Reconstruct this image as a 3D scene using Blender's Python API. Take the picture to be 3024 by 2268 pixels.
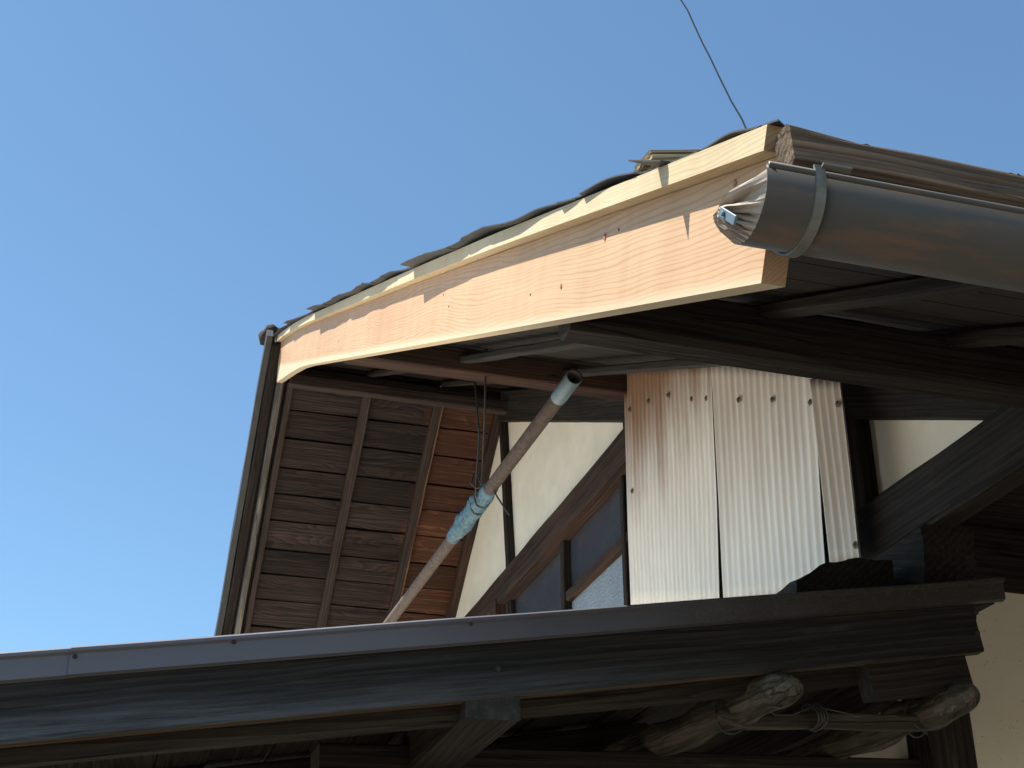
import bpy, bmesh, math, random
from mathutils import Vector, Matrix, noise
random.seed(7)
R = math.radians
for o in list(bpy.data.objects): bpy.data.objects.remove(o)
S = bpy.context.scene
COL = S.collection

# ---------------------------------------------------------------- camera
CAM = Vector((0, 0, 1.6)); TILT = R(27.2); AZ = R(16.4); FPX = 4110.0
cd = bpy.data.cameras.new('camera'); cam = bpy.data.objects.new('camera', cd); COL.objects.link(cam)
cam.location = CAM; cam.rotation_euler = (R(90) + TILT, 0, -AZ)
cd.sensor_width = 36; cd.lens = FPX / 3024 * 36; cd.clip_start = .05; cd.clip_end = 2000
S.camera = cam
# ---------------------------------------------------------------- light
SUN_DIR = Vector((-1, .40, 1.95)).normalized()      # towards the sun
w = bpy.data.worlds.new('World'); S.world = w; w.use_nodes = True
nt = w.node_tree; bg = nt.nodes['Background']
sky = nt.nodes.new('ShaderNodeTexSky'); sky.sky_type = 'NISHITA'; sky.sun_disc = False
sky.sun_elevation = math.asin(SUN_DIR.z); sky.sun_rotation = math.atan2(SUN_DIR.x, SUN_DIR.y)
sky.altitude = 900; sky.air_density = 1.0; sky.dust_density = .15; sky.ozone_density = 4.2
tn = nt.nodes.new('ShaderNodeMix'); tn.data_type = 'RGBA'; tn.blend_type = 'MULTIPLY'; tn.inputs[0].default_value = 1; tn.inputs[7].default_value = (.95, 1.05, .96, 1)
nt.links.new(sky.outputs[0], tn.inputs[6]); nt.links.new(tn.outputs[2], bg.inputs[0]); bg.inputs[1].default_value = .105
sd = bpy.data.lights.new('sun', 'SUN'); sd.energy = 5.0; sd.angle = R(.5); sd.color = (1, .94, .85)
so = bpy.data.objects.new('sun', sd); COL.objects.link(so)
so.rotation_euler = SUN_DIR.to_track_quat('Z', 'Y').to_euler()
S.view_settings.view_transform = 'Standard'; S.view_settings.look = 'None'
S.view_settings.exposure = .92; S.view_settings.gamma = 1

# ---------------------------------------------------------------- survey: a photo pixel met with a real plane of the house
_fw = Vector((math.sin(AZ) * math.cos(TILT), math.cos(AZ) * math.cos(TILT), math.sin(TILT)))
_rt = Vector((math.cos(AZ), -math.sin(AZ), 0)); _up = _rt.cross(_fw)
def at(u, v, X=None, Y=None, Z=None):
    r = _rt * (u - 1512) + _up * (1134 - v) + _fw * FPX
    if X is not None: t = (X - CAM.x) / r.x
    elif Y is not None: t = (Y - CAM.y) / r.y
    else: t = (Z - CAM.z) / r.z
    return CAM + r * t

# ---------------------------------------------------------------- helpers
WM = {}
def link(o, parent, M):
    COL.objects.link(o); WM[o] = M
    if parent: o.parent = parent; o.matrix_local = WM[parent].inverted() @ M
    else: o.matrix_local = M
    return o
def thing(name, loc, label, cat, group=None):
    o = bpy.data.objects.new(name, None); o.empty_display_size = .1
    link(o, None, Matrix.Translation(loc)); tag(o, label, cat, group); return o
def tag(o, label=None, cat=None, group=None, kind=None):
    if label: o['label'] = label
    if cat: o['category'] = cat
    if group: o['group'] = group
    if kind: o['kind'] = kind
    return o
def frame(o, xd, up=(0, 0, 1)):
    x = Vector(xd).normalized(); u = Vector(up)
    if abs(u.normalized().dot(x)) > .99: u = Vector((0, 1, 0)) if abs(x.y) < .9 else Vector((0, 0, 1))
    y = u.cross(x).normalized(); z = x.cross(y)
    M = Matrix((x, y, z)).transposed().to_4x4(); M.translation = Vector(o); return M
def obj(name, V, Fs, mat, parent=None, M=None, smooth=False, label=None):
    """world-space vertices, stored in the local frame M"""
    M = M or Matrix.Identity(4); Mi = M.inverted()
    me = bpy.data.meshes.new(name); me.from_pydata([Mi @ Vector(v) for v in V], [], Fs); me.update()
    me.materials.append(mat)
    if smooth:
        for p in me.polygons: p.use_smooth = True
    o = bpy.data.objects.new(name, me); link(o, parent, M)
    bm = bmesh.new(); bm.from_mesh(me); bmesh.ops.recalc_face_normals(bm, faces=bm.faces); bm.to_mesh(me); bm.free()
    if label: o['label'] = label
    return o
def wob(p, s, seed): return noise.noise(Vector(p) * s + Vector((seed * 7.3, seed * 3.1, seed)))
def timber_geo(p0, p1, w, h, up=(0, 0, 1), cham=.004, wv=0., seed=0, step=.12, taper=1., endj=0.):
    p0, p1 = Vector(p0), Vector(p1); L = (p1 - p0).length; M = frame(p0, p1 - p0, up)
    n = max(2, int(L / step) + 1) if wv else 2
    c = cham; a, b = w / 2, h / 2
    sec = [(-a + c, -b), (a - c, -b), (a, -b + c), (a, b - c), (a - c, b), (-a + c, b), (-a, b - c), (-a, -b + c)]
    V, Fs = [], []
    for i in range(n):
        t = i / (n - 1); k = 1 + (taper - 1) * t
        for j, (y, z) in enumerate(sec):
            yy, zz = y * k, z * k; x = L * t
            if wv:
                yy += wv * (wob((x * 1.0, y * 3, z * 3), 2.3, seed) + .6 * wob((x, y * 9, z * 9), 7, seed + 3))
                zz += wv * (wob((x * 1.0, y * 3, z * 3), 2.3, seed + 9) + .6 * wob((x, y * 9, z * 9), 7, seed + 5))
            if endj and i in (0, n - 1): x += endj * wob((y * 30, z * 30, i), 1, seed + 1)
            V.append(M @ Vector((x, yy, zz)))
    for i in range(n - 1):
        for j in range(8):
            Fs.append((i * 8 + j, i * 8 + (j + 1) % 8, (i + 1) * 8 + (j + 1) % 8, (i + 1) * 8 + j))
    Fs.append(tuple(range(7, -1, -1))); Fs.append(tuple((n - 1) * 8 + j for j in range(8)))
    return V, Fs, M
def timber(name, p0, p1, w, h, mat, parent=None, label=None, **k):
    V, Fs, M = timber_geo(p0, p1, w, h, **k); o = obj(name, V, Fs, mat, parent, M, label=label)
    if mat in OLDW:
        o.data.materials.append(M_ENDO)
        for p in o.data.polygons:
            if len(p.vertices) == 8: p.material_index = 1
    return o
def join_geo(parts):
    V, Fs = [], []
    for v, f in parts:
        b = len(V); V += list(v); Fs += [tuple(i + b for i in q) for q in f]
    return V, Fs
def prism(name, poly, x0, x1, mat, parent=None, M=None, label=None, ax=0):
    """poly in the other two axes, extruded along axis ax"""
    def P(x, q): v = list(q); v.insert(ax, x); return v
    n = len(poly); V = [P(x0, q) for q in poly] + [P(x1, q) for q in poly]
    Fs = [tuple(range(n)), tuple(range(2 * n - 1, n - 1, -1))] + [(i, (i + 1) % n, n + (i + 1) % n, n + i) for i in range(n)]
    return obj(name, V, Fs, mat, parent, M, label=label)
def shaded_end_grain(o):
    o.data.materials.append(M_END); Mr = WM[o].to_3x3()
    for p in o.data.polygons:
        if (Mr @ p.normal).y < -.8: p.material_index = 1
def tube_geo(pts, r, seg=12, caps=True, rv=0, seed=0):
    pts = [Vector(p) for p in pts]; V, Fs = [], []; n = len(pts); prev = None
    for i, p in enumerate(pts):
        d = (pts[min(i + 1, n - 1)] - pts[max(i - 1, 0)]).normalized()
        a = prev - d * prev.dot(d) if prev else d.orthogonal()
        a.normalize(); prev = a; b = d.cross(a); rr = r[i] if isinstance(r, (list, tuple)) else r
        for j in range(seg):
            t = 2 * math.pi * j / seg; q = rr
            if rv: q = rr * (1 + rv * wob(p * 1.0 + (a * math.cos(t) + b * math.sin(t)) * rr * 2, 9, seed) + rv * .5 * wob(p + (a * math.cos(t) + b * math.sin(t)) * rr * 2, 30, seed))
            V.append(p + (a * math.cos(t) + b * math.sin(t)) * q)
    for i in range(n - 1):
        for j in range(seg): Fs.append((i * seg + j, i * seg + (j + 1) % seg, (i + 1) * seg + (j + 1) % seg, (i + 1) * seg + j))
    if caps: Fs += [tuple(range(seg - 1, -1, -1)), tuple((n - 1) * seg + j for j in range(seg))]
    return V, Fs
def tube(name, pts, r, mat, parent=None, label=None, M=None, **k):
    V, Fs = tube_geo(pts, r, **k); return obj(name, V, Fs, mat, parent, M or frame(pts[0], Vector(pts[-1]) - Vector(pts[0]), (0, .1, 1)), smooth=True, label=label)
def disc_geo(c, nrm, r, t, seg=14):
    c = Vector(c); n = Vector(nrm).normalized(); return tube_geo([c, c + n * t * .6, c + n * t], [r, r, r * .7], seg)

# ---------------------------------------------------------------- materials
def mat_new(name):
    m = bpy.data.materials.new(name); m.use_nodes = True; n = m.node_tree
    return m, n.nodes, n.links, n.nodes['Principled BSDF']
def ramp(N, stops):
    r = N.new('ShaderNodeValToRGB'); e = r.color_ramp.elements
    while len(e) < len(stops): e.new(.5)
    for i, (p, c) in enumerate(stops): e[i].position = p; e[i].color = (*c, 1) if len(c) == 3 else c
    return r
def co_node(N, L, scale=(1, 1, 1), rnd=True, gen='Object'):
    t = N.new('ShaderNodeTexCoord'); m = N.new('ShaderNodeMapping'); m.inputs['Scale'].default_value = scale
    if rnd:
        oi = N.new('ShaderNodeObjectInfo'); vm = N.new('ShaderNodeVectorMath'); vm.operation = 'SCALE'
        cb = N.new('ShaderNodeCombineXYZ'); mu = N.new('ShaderNodeMath'); mu.operation = 'MULTIPLY'; mu.inputs[1].default_value = 37
        L.new(oi.outputs['Random'], mu.inputs[0]); L.new(mu.outputs[0], cb.inputs[0]); L.new(oi.outputs['Random'], cb.inputs[1]); L.new(mu.outputs[0], cb.inputs[2])
        ad = N.new('ShaderNodeVectorMath'); L.new(t.outputs[gen], ad.inputs[0]); L.new(cb.outputs[0], ad.inputs[1]); L.new(ad.outputs[0], m.inputs[0])
    else: L.new(t.outputs[gen], m.inputs[0])
    return m
def nz(N, L, vec, scale=1, detail=4, rough=.55, dist=0):
    n = N.new('ShaderNodeTexNoise'); n.inputs['Scale'].default_value = scale; n.inputs['Detail'].default_value = detail
    n.inputs['Roughness'].default_value = rough; n.inputs['Distortion'].default_value = dist
    L.new(vec.outputs[0], n.inputs['Vector']); return n
def mixc(N, L, f, a, b, mode='MIX'):
    m = N.new('ShaderNodeMix'); m.data_type = 'RGBA'; m.blend_type = mode
    for s, v in ((0, f), (6, a), (7, b)):
        if hasattr(v, 'is_output') or hasattr(v, 'links'): L.new(v, m.inputs[s])
        elif s == 0: m.inputs[0].default_value = v
        else: m.inputs[s].default_value = (*v, 1)
    return m.outputs[2]
def math_n(N, L, op, a, b=None):
    m = N.new('ShaderNodeMath'); m.operation = op
    for i, v in enumerate((a, b)):
        if v is None: continue
        if hasattr(v, 'links'): L.new(v, m.inputs[i])
        else: m.inputs[i].default_value = v
    return m.outputs[0]
def grain(N, L, freq=70, warp=.02, new=False):
    """ring lines running along local X: returns a 0..1 value"""
    c = co_node(N, L); sep = N.new('ShaderNodeSeparateXYZ'); L.new(c.outputs[0], sep.inputs[0])
    c2 = co_node(N, L, (1.0, 1.8, 1.8) if new else (1.1, 5, 5)); n = nz(N, L, c2, 1, 2, .5)
    s = math_n(N, L, 'SUBTRACT', n.outputs[0], .5); s = math_n(N, L, 'MULTIPLY', s, warp * 12)
    c3 = co_node(N, L, (5, 14, 14)); n3 = nz(N, L, c3, 1, 2, .5)
    s3 = math_n(N, L, 'SUBTRACT', n3.outputs[0], .5); s = math_n(N, L, 'ADD', s, math_n(N, L, 'MULTIPLY', s3, warp))
    z = math_n(N, L, 'ADD', math_n(N, L, 'ADD', sep.outputs[2], math_n(N, L, 'MULTIPLY', sep.outputs[1], .8)), s)
    z = math_n(N, L, 'MULTIPLY', z, freq)
    if new: cz = co_node(N, L, (.25, 22, 22)); nzz = nz(N, L, cz, 1, 2, .5); z = math_n(N, L, 'ADD', z, math_n(N, L, 'MULTIPLY', nzz.outputs[0], 4.0))
    fr = math_n(N, L, 'FRACT', z); return fr, c
def old_wood(name, dark, light, tint=None, freq=90, bump=.5, warp=.005, rough=.85, silver=0., silvc=(.22, .22, .21), xgrad=None, drip=None):
    m, N, L, P = mat_new(name)
    fr, c = grain(N, L, freq, warp)
    st = nz(N, L, co_node(N, L, (2.2, 80, 80)), 1, 6, .7)
    big = nz(N, L, co_node(N, L, (1.2, 6, 6)), 1, 3, .6)
    g = math_n(N, L, 'ADD', math_n(N, L, 'MULTIPLY', fr, .16), math_n(N, L, 'ADD', math_n(N, L, 'MULTIPLY', st.outputs[0], .75), math_n(N, L, 'MULTIPLY', big.outputs[0], .22)))
    r = ramp(N, [(.32, tuple(x * .35 for x in dark)), (.5, dark), (.85, light)]); L.new(g, r.inputs[0]); col = r.outputs[0]
    if tint:
        tr = ramp(N, [(.42, (0, 0, 0)), (.68, (1, 1, 1))]); L.new(big.outputs[0], tr.inputs[0]); col = mixc(N, L, math_n(N, L, 'MULTIPLY', tr.outputs[0], .8), col, tint, 'MIX')
        col = mixc(N, L, .55, col, r.outputs[0], 'MULTIPLY') if False else col
        mr = ramp(N, [(.3, (.35, .35, .35)), (.7, (1.1, 1.1, 1.1))]); L.new(g, mr.inputs[0]); col = mixc(N, L, .8, col, mr.outputs[0], 'MULTIPLY')
    if xgrad:   # orange planks at one end: own colour, with warm bounce light painted in
        sp = N.new('ShaderNodeSeparateXYZ'); tc = N.new('ShaderNodeTexCoord'); L.new(tc.outputs['Object'], sp.inputs[0])
        mrn = N.new('ShaderNodeMapRange'); mrn.inputs[1].default_value = xgrad[0]; mrn.inputs[2].default_value = xgrad[1]; L.new(math_n(N, L, 'ADD', sp.outputs[0], math_n(N, L, 'MULTIPLY', big.outputs[0], .18)), mrn.inputs[0])
        rr = ramp(N, [(.3, tuple(x * .3 for x in xgrad[2])), (.6, xgrad[2]), (.9, xgrad[3])]); L.new(g, rr.inputs[0]); col = mixc(N, L, mrn.outputs[0], col, rr.outputs[0])
        geo = N.new('ShaderNodeNewGeometry'); rp = N.new('ShaderNodeMapRange'); rp.inputs[3].default_value = .6; rp.inputs[4].default_value = 1.25
        L.new(geo.outputs['Random Per Island'], rp.inputs[0]); cb = N.new('ShaderNodeCombineColor')
        for i in range(3): L.new(rp.outputs[0], cb.inputs[i])
        col = mixc(N, L, 1, col, cb.outputs[0], 'MULTIPLY')
    if silver:
        sn = nz(N, L, co_node(N, L, (2.5, 22, 22)), 1, 6, .7); sr = ramp(N, [(.62 - silver * .2, (0, 0, 0)), (.78 - silver * .1, (1, 1, 1))]); L.new(sn.outputs[0], sr.inputs[0])
        col = mixc(N, L, math_n(N, L, 'MULTIPLY', sr.outputs[0], .75), col, silvc)
    if drip:    # silver weathering that starts at the board's lower edge at one end
        sp2 = N.new('ShaderNodeSeparateXYZ'); tc2 = N.new('ShaderNodeTexCoord'); L.new(tc2.outputs['Object'], sp2.inputs[0])
        ng = nz(N, L, co_node(N, L, (1.5, 18, 18)), 1, 6, .7); fl = nz(N, L, co_node(N, L, (4, 110, 110)), 1, 6, .75)
        zr = N.new('ShaderNodeMapRange'); zr.inputs[1].default_value = drip[0]; zr.inputs[2].default_value = drip[1]
        L.new(math_n(N, L, 'ADD', sp2.outputs[2], math_n(N, L, 'MULTIPLY', math_n(N, L, 'SUBTRACT', ng.outputs[0], .5), .12)), zr.inputs[0])
        xr = N.new('ShaderNodeMapRange'); xr.inputs[1].default_value = drip[2]; xr.inputs[2].default_value = drip[3]; L.new(sp2.outputs[0], xr.inputs[0])
        fr2 = ramp(N, [(.35, (.15, .15, .15)), (.6, (1, 1, 1))]); L.new(fl.outputs[0], fr2.inputs[0])
        col = mixc(N, L, math_n(N, L, 'MULTIPLY', math_n(N, L, 'MULTIPLY', zr.outputs[0], xr.outputs[0]), fr2.outputs[0]), col, drip[4])
    # long drying cracks
    ck = nz(N, L, co_node(N, L, (.9, 26, 26)), 1, 2, .4); cr = ramp(N, [(.485, (1, 1, 1)), (.5, (.08, .08, .08)), (.515, (1, 1, 1))]); L.new(ck.outputs[0], cr.inputs[0])
    pt = ramp(N, [(.5, (0, 0, 0)), (.6, (1, 1, 1))]); L.new(nz(N, L, co_node(N, L, (1.5, 3, 3)), 1, 2).outputs[0], pt.inputs[0])
    col = mixc(N, L, pt.outputs[0], col, mixc(N, L, 1, col, cr.outputs[0], 'MULTIPLY'))
    L.new(col, P.inputs['Base Color']); P.inputs['Roughness'].default_value = rough; P.inputs['Specular IOR Level'].default_value = .3
    b = N.new('ShaderNodeBump'); b.inputs['Strength'].default_value = bump; b.inputs['Distance'].default_value = .004
    L.new(math_n(N, L, 'MULTIPLY', g, cr.outputs[0]), b.inputs['Height']); L.new(b.outputs[0], P.inputs['Normal'])
    return m
def new_wood(name, c1, c2, line, freq=95, sap=None):
    m, N, L, P = mat_new(name)
    fr, c = grain(N, L, freq, .012, True)
    r = ramp(N, [(0, line), (.10, c2), (.3, c1), (.70, c1), (.86, c2), (.99, line)]); L.new(fr, r.inputs[0])
    amp = nz(N, L, co_node(N, L, (1.5, 9, 9)), 1, 3); base = nz(N, L, co_node(N, L, (.8, 5, 5)), 1, 3)
    col = mixc(N, L, math_n(N, L, 'MULTIPLY', amp.outputs[0], 1.45), c1, r.outputs[0])
    br = ramp(N, [(.3, (.86, .80, .72)), (.7, (1.08, 1.06, 1.05))]); L.new(base.outputs[0], br.inputs[0]); col = mixc(N, L, 1, col, br.outputs[0], 'MULTIPLY')
    fb = nz(N, L, co_node(N, L, (2, 180, 180)), 1, 3); fbr = ramp(N, [(.3, (.93, .92, .9)), (.7, (1.03, 1.03, 1.03))]); L.new(fb.outputs[0], fbr.inputs[0]); col = mixc(N, L, 1, col, fbr.outputs[0], 'MULTIPLY')
    # vertical ripple marks (compression) across the board
    rp = nz(N, L, co_node(N, L, (16, 1.2, 1.2)), 1, 2); rpr = ramp(N, [(.4, (.95, .94, .93)), (.6, (1.03, 1.03, 1.03))]); L.new(rp.outputs[0], rpr.inputs[0]); col = mixc(N, L, .8, col, rpr.outputs[0], 'MULTIPLY')
    if sap:    # pale sapwood along one edge of the board
        tc = N.new('ShaderNodeTexCoord'); sp = N.new('ShaderNodeSeparateXYZ'); L.new(tc.outputs['Object'], sp.inputs[0])
        mr = N.new('ShaderNodeMapRange'); mr.inputs[1].default_value = sap[0]; mr.inputs[2].default_value = sap[1]
        zz = math_n(N, L, 'ADD', sp.outputs[2], math_n(N, L, 'MULTIPLY', base.outputs[0], .03)); L.new(zz, mr.inputs[0]); mr.interpolation_type = 'SMOOTHSTEP'
        col = mixc(N, L, math_n(N, L, 'MULTIPLY', mr.outputs[0], .75), col, sap[2])
    L.new(col, P.inputs['Base Color']); P.inputs['Roughness'].default_value = .6; P.inputs['Specular IOR Level'].default_value = .25
    b = N.new('ShaderNodeBump'); b.inputs['Strength'].default_value = .12; b.inputs['Distance'].default_value = .001; L.new(fb.outputs[0], b.inputs['Height']); L.new(b.outputs[0], P.inputs['Normal'])
    return m
def plain(name, col, rough=.5, metal=0, var=.15, scale=8, bump=.0, spots=None, sc=(1, 1, 1), spec=.5):
    m, N, L, P = mat_new(name)
    n = nz(N, L, co_node(N, L, sc), scale, 6, .6); r = ramp(N, [(.3, tuple(x * (1 - var) for x in col)), (.7, tuple(min(1, x * (1 + var)) for x in col))]); L.new(n.outputs[0], r.inputs[0]); c = r.outputs[0]
    if spots:
        s = nz(N, L, co_node(N, L, spots.get('sc', (1, 1, 1))), spots['scale'], 5, .7); sr = ramp(N, [(spots['a'], (0, 0, 0)), (spots['b'], (1, 1, 1))]); L.new(s.outputs[0], sr.inputs[0])
        c = mixc(N, L, math_n(N, L, 'MULTIPLY', sr.outputs[0], spots.get('f', .8)), c, spots['col'])
    L.new(c, P.inputs['Base Color']); P.inputs['Roughness'].default_value = rough; P.inputs['Metallic'].default_value = metal; P.inputs['Specular IOR Level'].default_value = spec
    if bump:
        b = N.new('ShaderNodeBump'); b.inputs['Strength'].default_value = bump; b.inputs['Distance'].default_value = .004; L.new(n.outputs[0], b.inputs['Height']); L.new(b.outputs[0], P.inputs['Normal'])
    return m

M_DARK = old_wood('aged_timber', (.012, .0095, .008), (.054, .041, .033), freq=60, silver=.10, silvc=(.085, .076, .067))
M_BROWN = old_wood('brown_timber', (.026, .016, .012), (.098, .060, .044), tint=(.070, .034, .022), freq=70)
M_RAFT = old_wood('rafter_wood', (.028, .020, .017), (.105, .075, .062), freq=80)
M_RAFTO = old_wood('orange_rafter_wood', (.12, .06, .035), (.34, .19, .11), freq=80)
M_SOFF = old_wood('soffit_plank_wood', (.013, .009, .008), (.078, .050, .042), freq=75, warp=.022,
                  xgrad=(.93, .99, (.075, .030, .016), (.25, .115, .060)))
M_SILV = old_wood('silvered_board_wood', (.055, .048, .042), (.20, .175, .15), freq=90, silver=.6, silvc=(.36, .34, .30), bump=.7)
M_EAVE = old_wood('weathered_eave_wood', (.085, .055, .035), (.32, .22, .14), freq=90, bump=1.4, warp=.004, silver=.35, silvc=(.36, .30, .23))
M_LEAN = old_wood('blackened_fascia_wood', (.014, .013, .012), (.055, .050, .046), freq=70, silver=.10, silvc=(.085, .10, .12), drip=(.01, -.06, 2.9, 1.3, (.12, .135, .150)), bump=.6)
M_DECK = old_wood('lean_to_deck_wood', (.019, .015, .012), (.078, .060, .046), freq=60, warp=.01)
M_LOG = old_wood('weathered_log_wood', (.045, .039, .031), (.22, .195, .15), freq=18, silver=.35, silvc=(.30, .28, .235), bump=1.0, warp=.002)
M_NEW = new_wood('fresh_softwood', (.57, .39, .24), (.54, .35, .21), (.38, .23, .14), freq=120, sap=(.036, .010, (.62, .54, .37)))
M_NEWF = new_wood('pale_softwood', (.64, .56, .385), (.61, .52, .34), (.50, .40, .25), freq=190)
M_END = new_wood('softwood_shaded_end_grain', (.40, .29, .19), (.35, .25, .16), (.26, .17, .10), freq=170)  # end grain tone, darkened further to paint in the end face's shade
M_NEWE = new_wood('red_heart_softwood', (.42, .20, .12), (.36, .16, .09), (.22, .09, .05), freq=200)
M_ENDO = plain('old_end_grain', (.028, .026, .024), .9, var=.5, scale=30, bump=.5, spots=dict(scale=60, a=.5, b=.7, col=(.07, .062, .05), f=.6))
M_UNDER = old_wood('brown_board_underside', (.07, .048, .03), (.20, .145, .095), freq=70)
OLDW = (M_DARK, M_BROWN, M_RAFT, M_SILV, M_LEAN, M_DECK)
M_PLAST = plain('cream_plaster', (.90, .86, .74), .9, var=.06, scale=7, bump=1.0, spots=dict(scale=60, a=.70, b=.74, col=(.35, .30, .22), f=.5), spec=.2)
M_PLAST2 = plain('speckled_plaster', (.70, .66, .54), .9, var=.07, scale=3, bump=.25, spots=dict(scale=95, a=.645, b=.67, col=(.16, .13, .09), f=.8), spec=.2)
M_ROOF = plain('dark_roofing', (.030, .033, .033), .6, var=.3, scale=14, bump=.2)
M_TRIM = plain('painted_steel_trim', (.115, .118, .135), .42, var=.08, scale=5, spots=dict(scale=90, a=.60, b=.66, col=(.20, .20, .19), f=.35, sc=(.6, 1, 1)), spec=.5)
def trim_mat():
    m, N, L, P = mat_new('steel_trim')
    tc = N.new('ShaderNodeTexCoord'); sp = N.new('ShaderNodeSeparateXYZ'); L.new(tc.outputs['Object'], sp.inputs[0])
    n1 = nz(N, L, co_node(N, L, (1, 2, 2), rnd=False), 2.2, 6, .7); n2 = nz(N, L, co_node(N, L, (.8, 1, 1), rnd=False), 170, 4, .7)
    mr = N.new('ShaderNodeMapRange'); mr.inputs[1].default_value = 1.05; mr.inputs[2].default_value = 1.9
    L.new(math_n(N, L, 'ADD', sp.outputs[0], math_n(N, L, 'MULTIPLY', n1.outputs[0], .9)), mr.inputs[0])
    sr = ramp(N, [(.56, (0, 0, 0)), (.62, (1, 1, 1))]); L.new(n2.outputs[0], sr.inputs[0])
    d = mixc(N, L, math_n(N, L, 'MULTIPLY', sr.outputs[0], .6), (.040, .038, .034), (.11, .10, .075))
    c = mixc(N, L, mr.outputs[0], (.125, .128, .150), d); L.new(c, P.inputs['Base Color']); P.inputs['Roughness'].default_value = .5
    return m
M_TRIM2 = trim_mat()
M_GUT = plain('gutter_steel', (.062, .055, .047), .45, metal=.1, var=.14, scale=4, sc=(.4, 6, 6), spots=dict(scale=9, a=.52, b=.72, col=(.13, .07, .04), f=.9, sc=(.7, 3, 3)))  # brown spots: stains, strengthened to paint in brown bounce light
M_GUTE = plain('bare_gutter_end', (.40, .335, .275), .75, metal=0, var=.12, scale=12)
M_GALV = plain('galvanised_steel', (.13, .185, .21), .5, metal=.3, var=.15, scale=20)
M_STRAP = plain('weathered_strap', (.16, .165, .15), .6, metal=.1, var=.3, scale=30, spots=dict(scale=30, a=.5, b=.65, col=(.08, .06, .045), f=.7))
M_PIPE = plain('rusty_pipe_steel', (.105, .080, .070), .8, metal=.15, var=.35, scale=45, bump=.3, spots=dict(scale=120, a=.50, b=.7, col=(.20, .16, .14), f=.6))
M_TAPE = plain('faded_blue_tape', (.065, .145, .19), .6, var=.4, scale=20, sc=(1.5, 9, 9), bump=.5, spots=dict(scale=25, a=.55, b=.75, col=(.30, .38, .38), f=.6))
M_WIRE = plain('dull_iron_wire', (.07, .075, .07), .55, metal=.5, var=.2, scale=30)
M_CABLE = plain('black_cable_sheath', (.018, .022, .028), .9, var=.2, scale=30, spec=.05)
M_NAIL = plain('rusted_nail', (.045, .035, .03), .7, metal=.3, var=.3, scale=60)
M_WASH = plain('dirty_washer', (.12, .095, .07), .6, metal=.2, var=.3, scale=90)
M_BACK = plain('backing_board', (.12, .105, .06), .9, var=.2, scale=6)
M_LROOF = plain('bounce_lean_to_roofing', (.66, .59, .50), .7, var=.15, scale=5)  # top is never in view; made pale to bounce light onto the wall
M_GROUND = plain('bare_earth', (.15, .125, .095), .95, var=.25, scale=1.5, bump=.3)
def glass_mat(name, col, rough, bumpy=0, bs=200):
    m, N, L, P = mat_new(name)
    n = nz(N, L, co_node(N, L), 6, 4); r = ramp(N, [(.35, tuple(x * .85 for x in col)), (.7, tuple(x * 1.1 for x in col))]); L.new(n.outputs[0], r.inputs[0]); L.new(r.outputs[0], P.inputs['Base Color'])
    P.inputs['Roughness'].default_value = rough; P.inputs['Specular IOR Level'].default_value = .5
    if bumpy:
        b = N.new('ShaderNodeBump'); b.inputs['Strength'].default_value = bumpy; b.inputs['Distance'].default_value = .003
        v = N.new('ShaderNodeTexVoronoi'); v.inputs['Scale'].default_value = bs; L.new(co_node(N, L).outputs[0], v.inputs[0]); L.new(v.outputs[0], b.inputs['Height']); L.new(b.outputs[0], P.inputs['Normal'])
    return m
M_GLASS = glass_mat('window_glass', (.055, .065, .085), .18)
M_FROST = glass_mat('frosted_glass', (.26, .33, .40), .35, .9, 90)
def sheet_mat():
    m, N, L, P = mat_new('corrugated_plastic')
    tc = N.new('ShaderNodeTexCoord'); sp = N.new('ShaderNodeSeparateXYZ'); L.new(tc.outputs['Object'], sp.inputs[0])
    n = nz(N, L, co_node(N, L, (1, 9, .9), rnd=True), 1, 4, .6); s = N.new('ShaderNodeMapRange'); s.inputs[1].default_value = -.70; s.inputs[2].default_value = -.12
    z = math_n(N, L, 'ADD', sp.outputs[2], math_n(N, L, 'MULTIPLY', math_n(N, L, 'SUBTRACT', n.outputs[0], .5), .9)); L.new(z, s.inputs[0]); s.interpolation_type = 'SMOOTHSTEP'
    v = N.new('ShaderNodeAttribute'); v.attribute_name = 'stain_shade'; v.attribute_type = 'OBJECT'
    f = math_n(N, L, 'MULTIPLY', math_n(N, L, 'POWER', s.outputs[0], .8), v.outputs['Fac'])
    c = mixc(N, L, f, (.90, .885, .83), (.36, .225, .15))  # brown top: real stain, with shade under the roof painted in
    d = nz(N, L, co_node(N, L, (1, 60, 1.5)), 1, 3); dr = ramp(N, [(.35, (.90, .88, .84)), (.65, (1, 1, 1))]); L.new(d.outputs[0], dr.inputs[0]); c = mixc(N, L, 1, c, dr.outputs[0], 'MULTIPLY')
    L.new(c, P.inputs['Base Color']); P.inputs['Roughness'].default_value = .38; P.inputs['Specular IOR Level'].default_value = .5
    return m
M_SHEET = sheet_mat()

# ---------------------------------------------------------------- profiles of the main roof (y, z)
XV, XW = .65, 1.914                       # verge face and gable wall face
def interp(pts, y):
    if y <= pts[0][0]: a, b = pts[0], pts[1]
    elif y >= pts[-1][0]: a, b = pts[-2], pts[-1]
    else:
        for a, b in zip(pts, pts[1:]):
            if a[0] <= y <= b[0]: break
    return a[1] + (b[1] - a[1]) * (y - a[0]) / (b[0] - a[0])
BB = [(1.212, 2.420), (5.30, 4.400), (5.60, 4.540), (5.95, 4.690), (6.60, 4.958)]
FT = [(1.12, 2.569), (2.237, 3.131), (3.08, 3.548), (5.27, 4.620), (5.75, 4.850), (6.28, 5.091), (6.70, 5.270)]
bb = lambda y: interp(BB, y)
ft = lambda y: interp(FT, y)
YR = 6.62                                  # ridge
fs = lambda y: 5.025 - .82 * (y - 6.65)    # far slope, underside of planks

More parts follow.
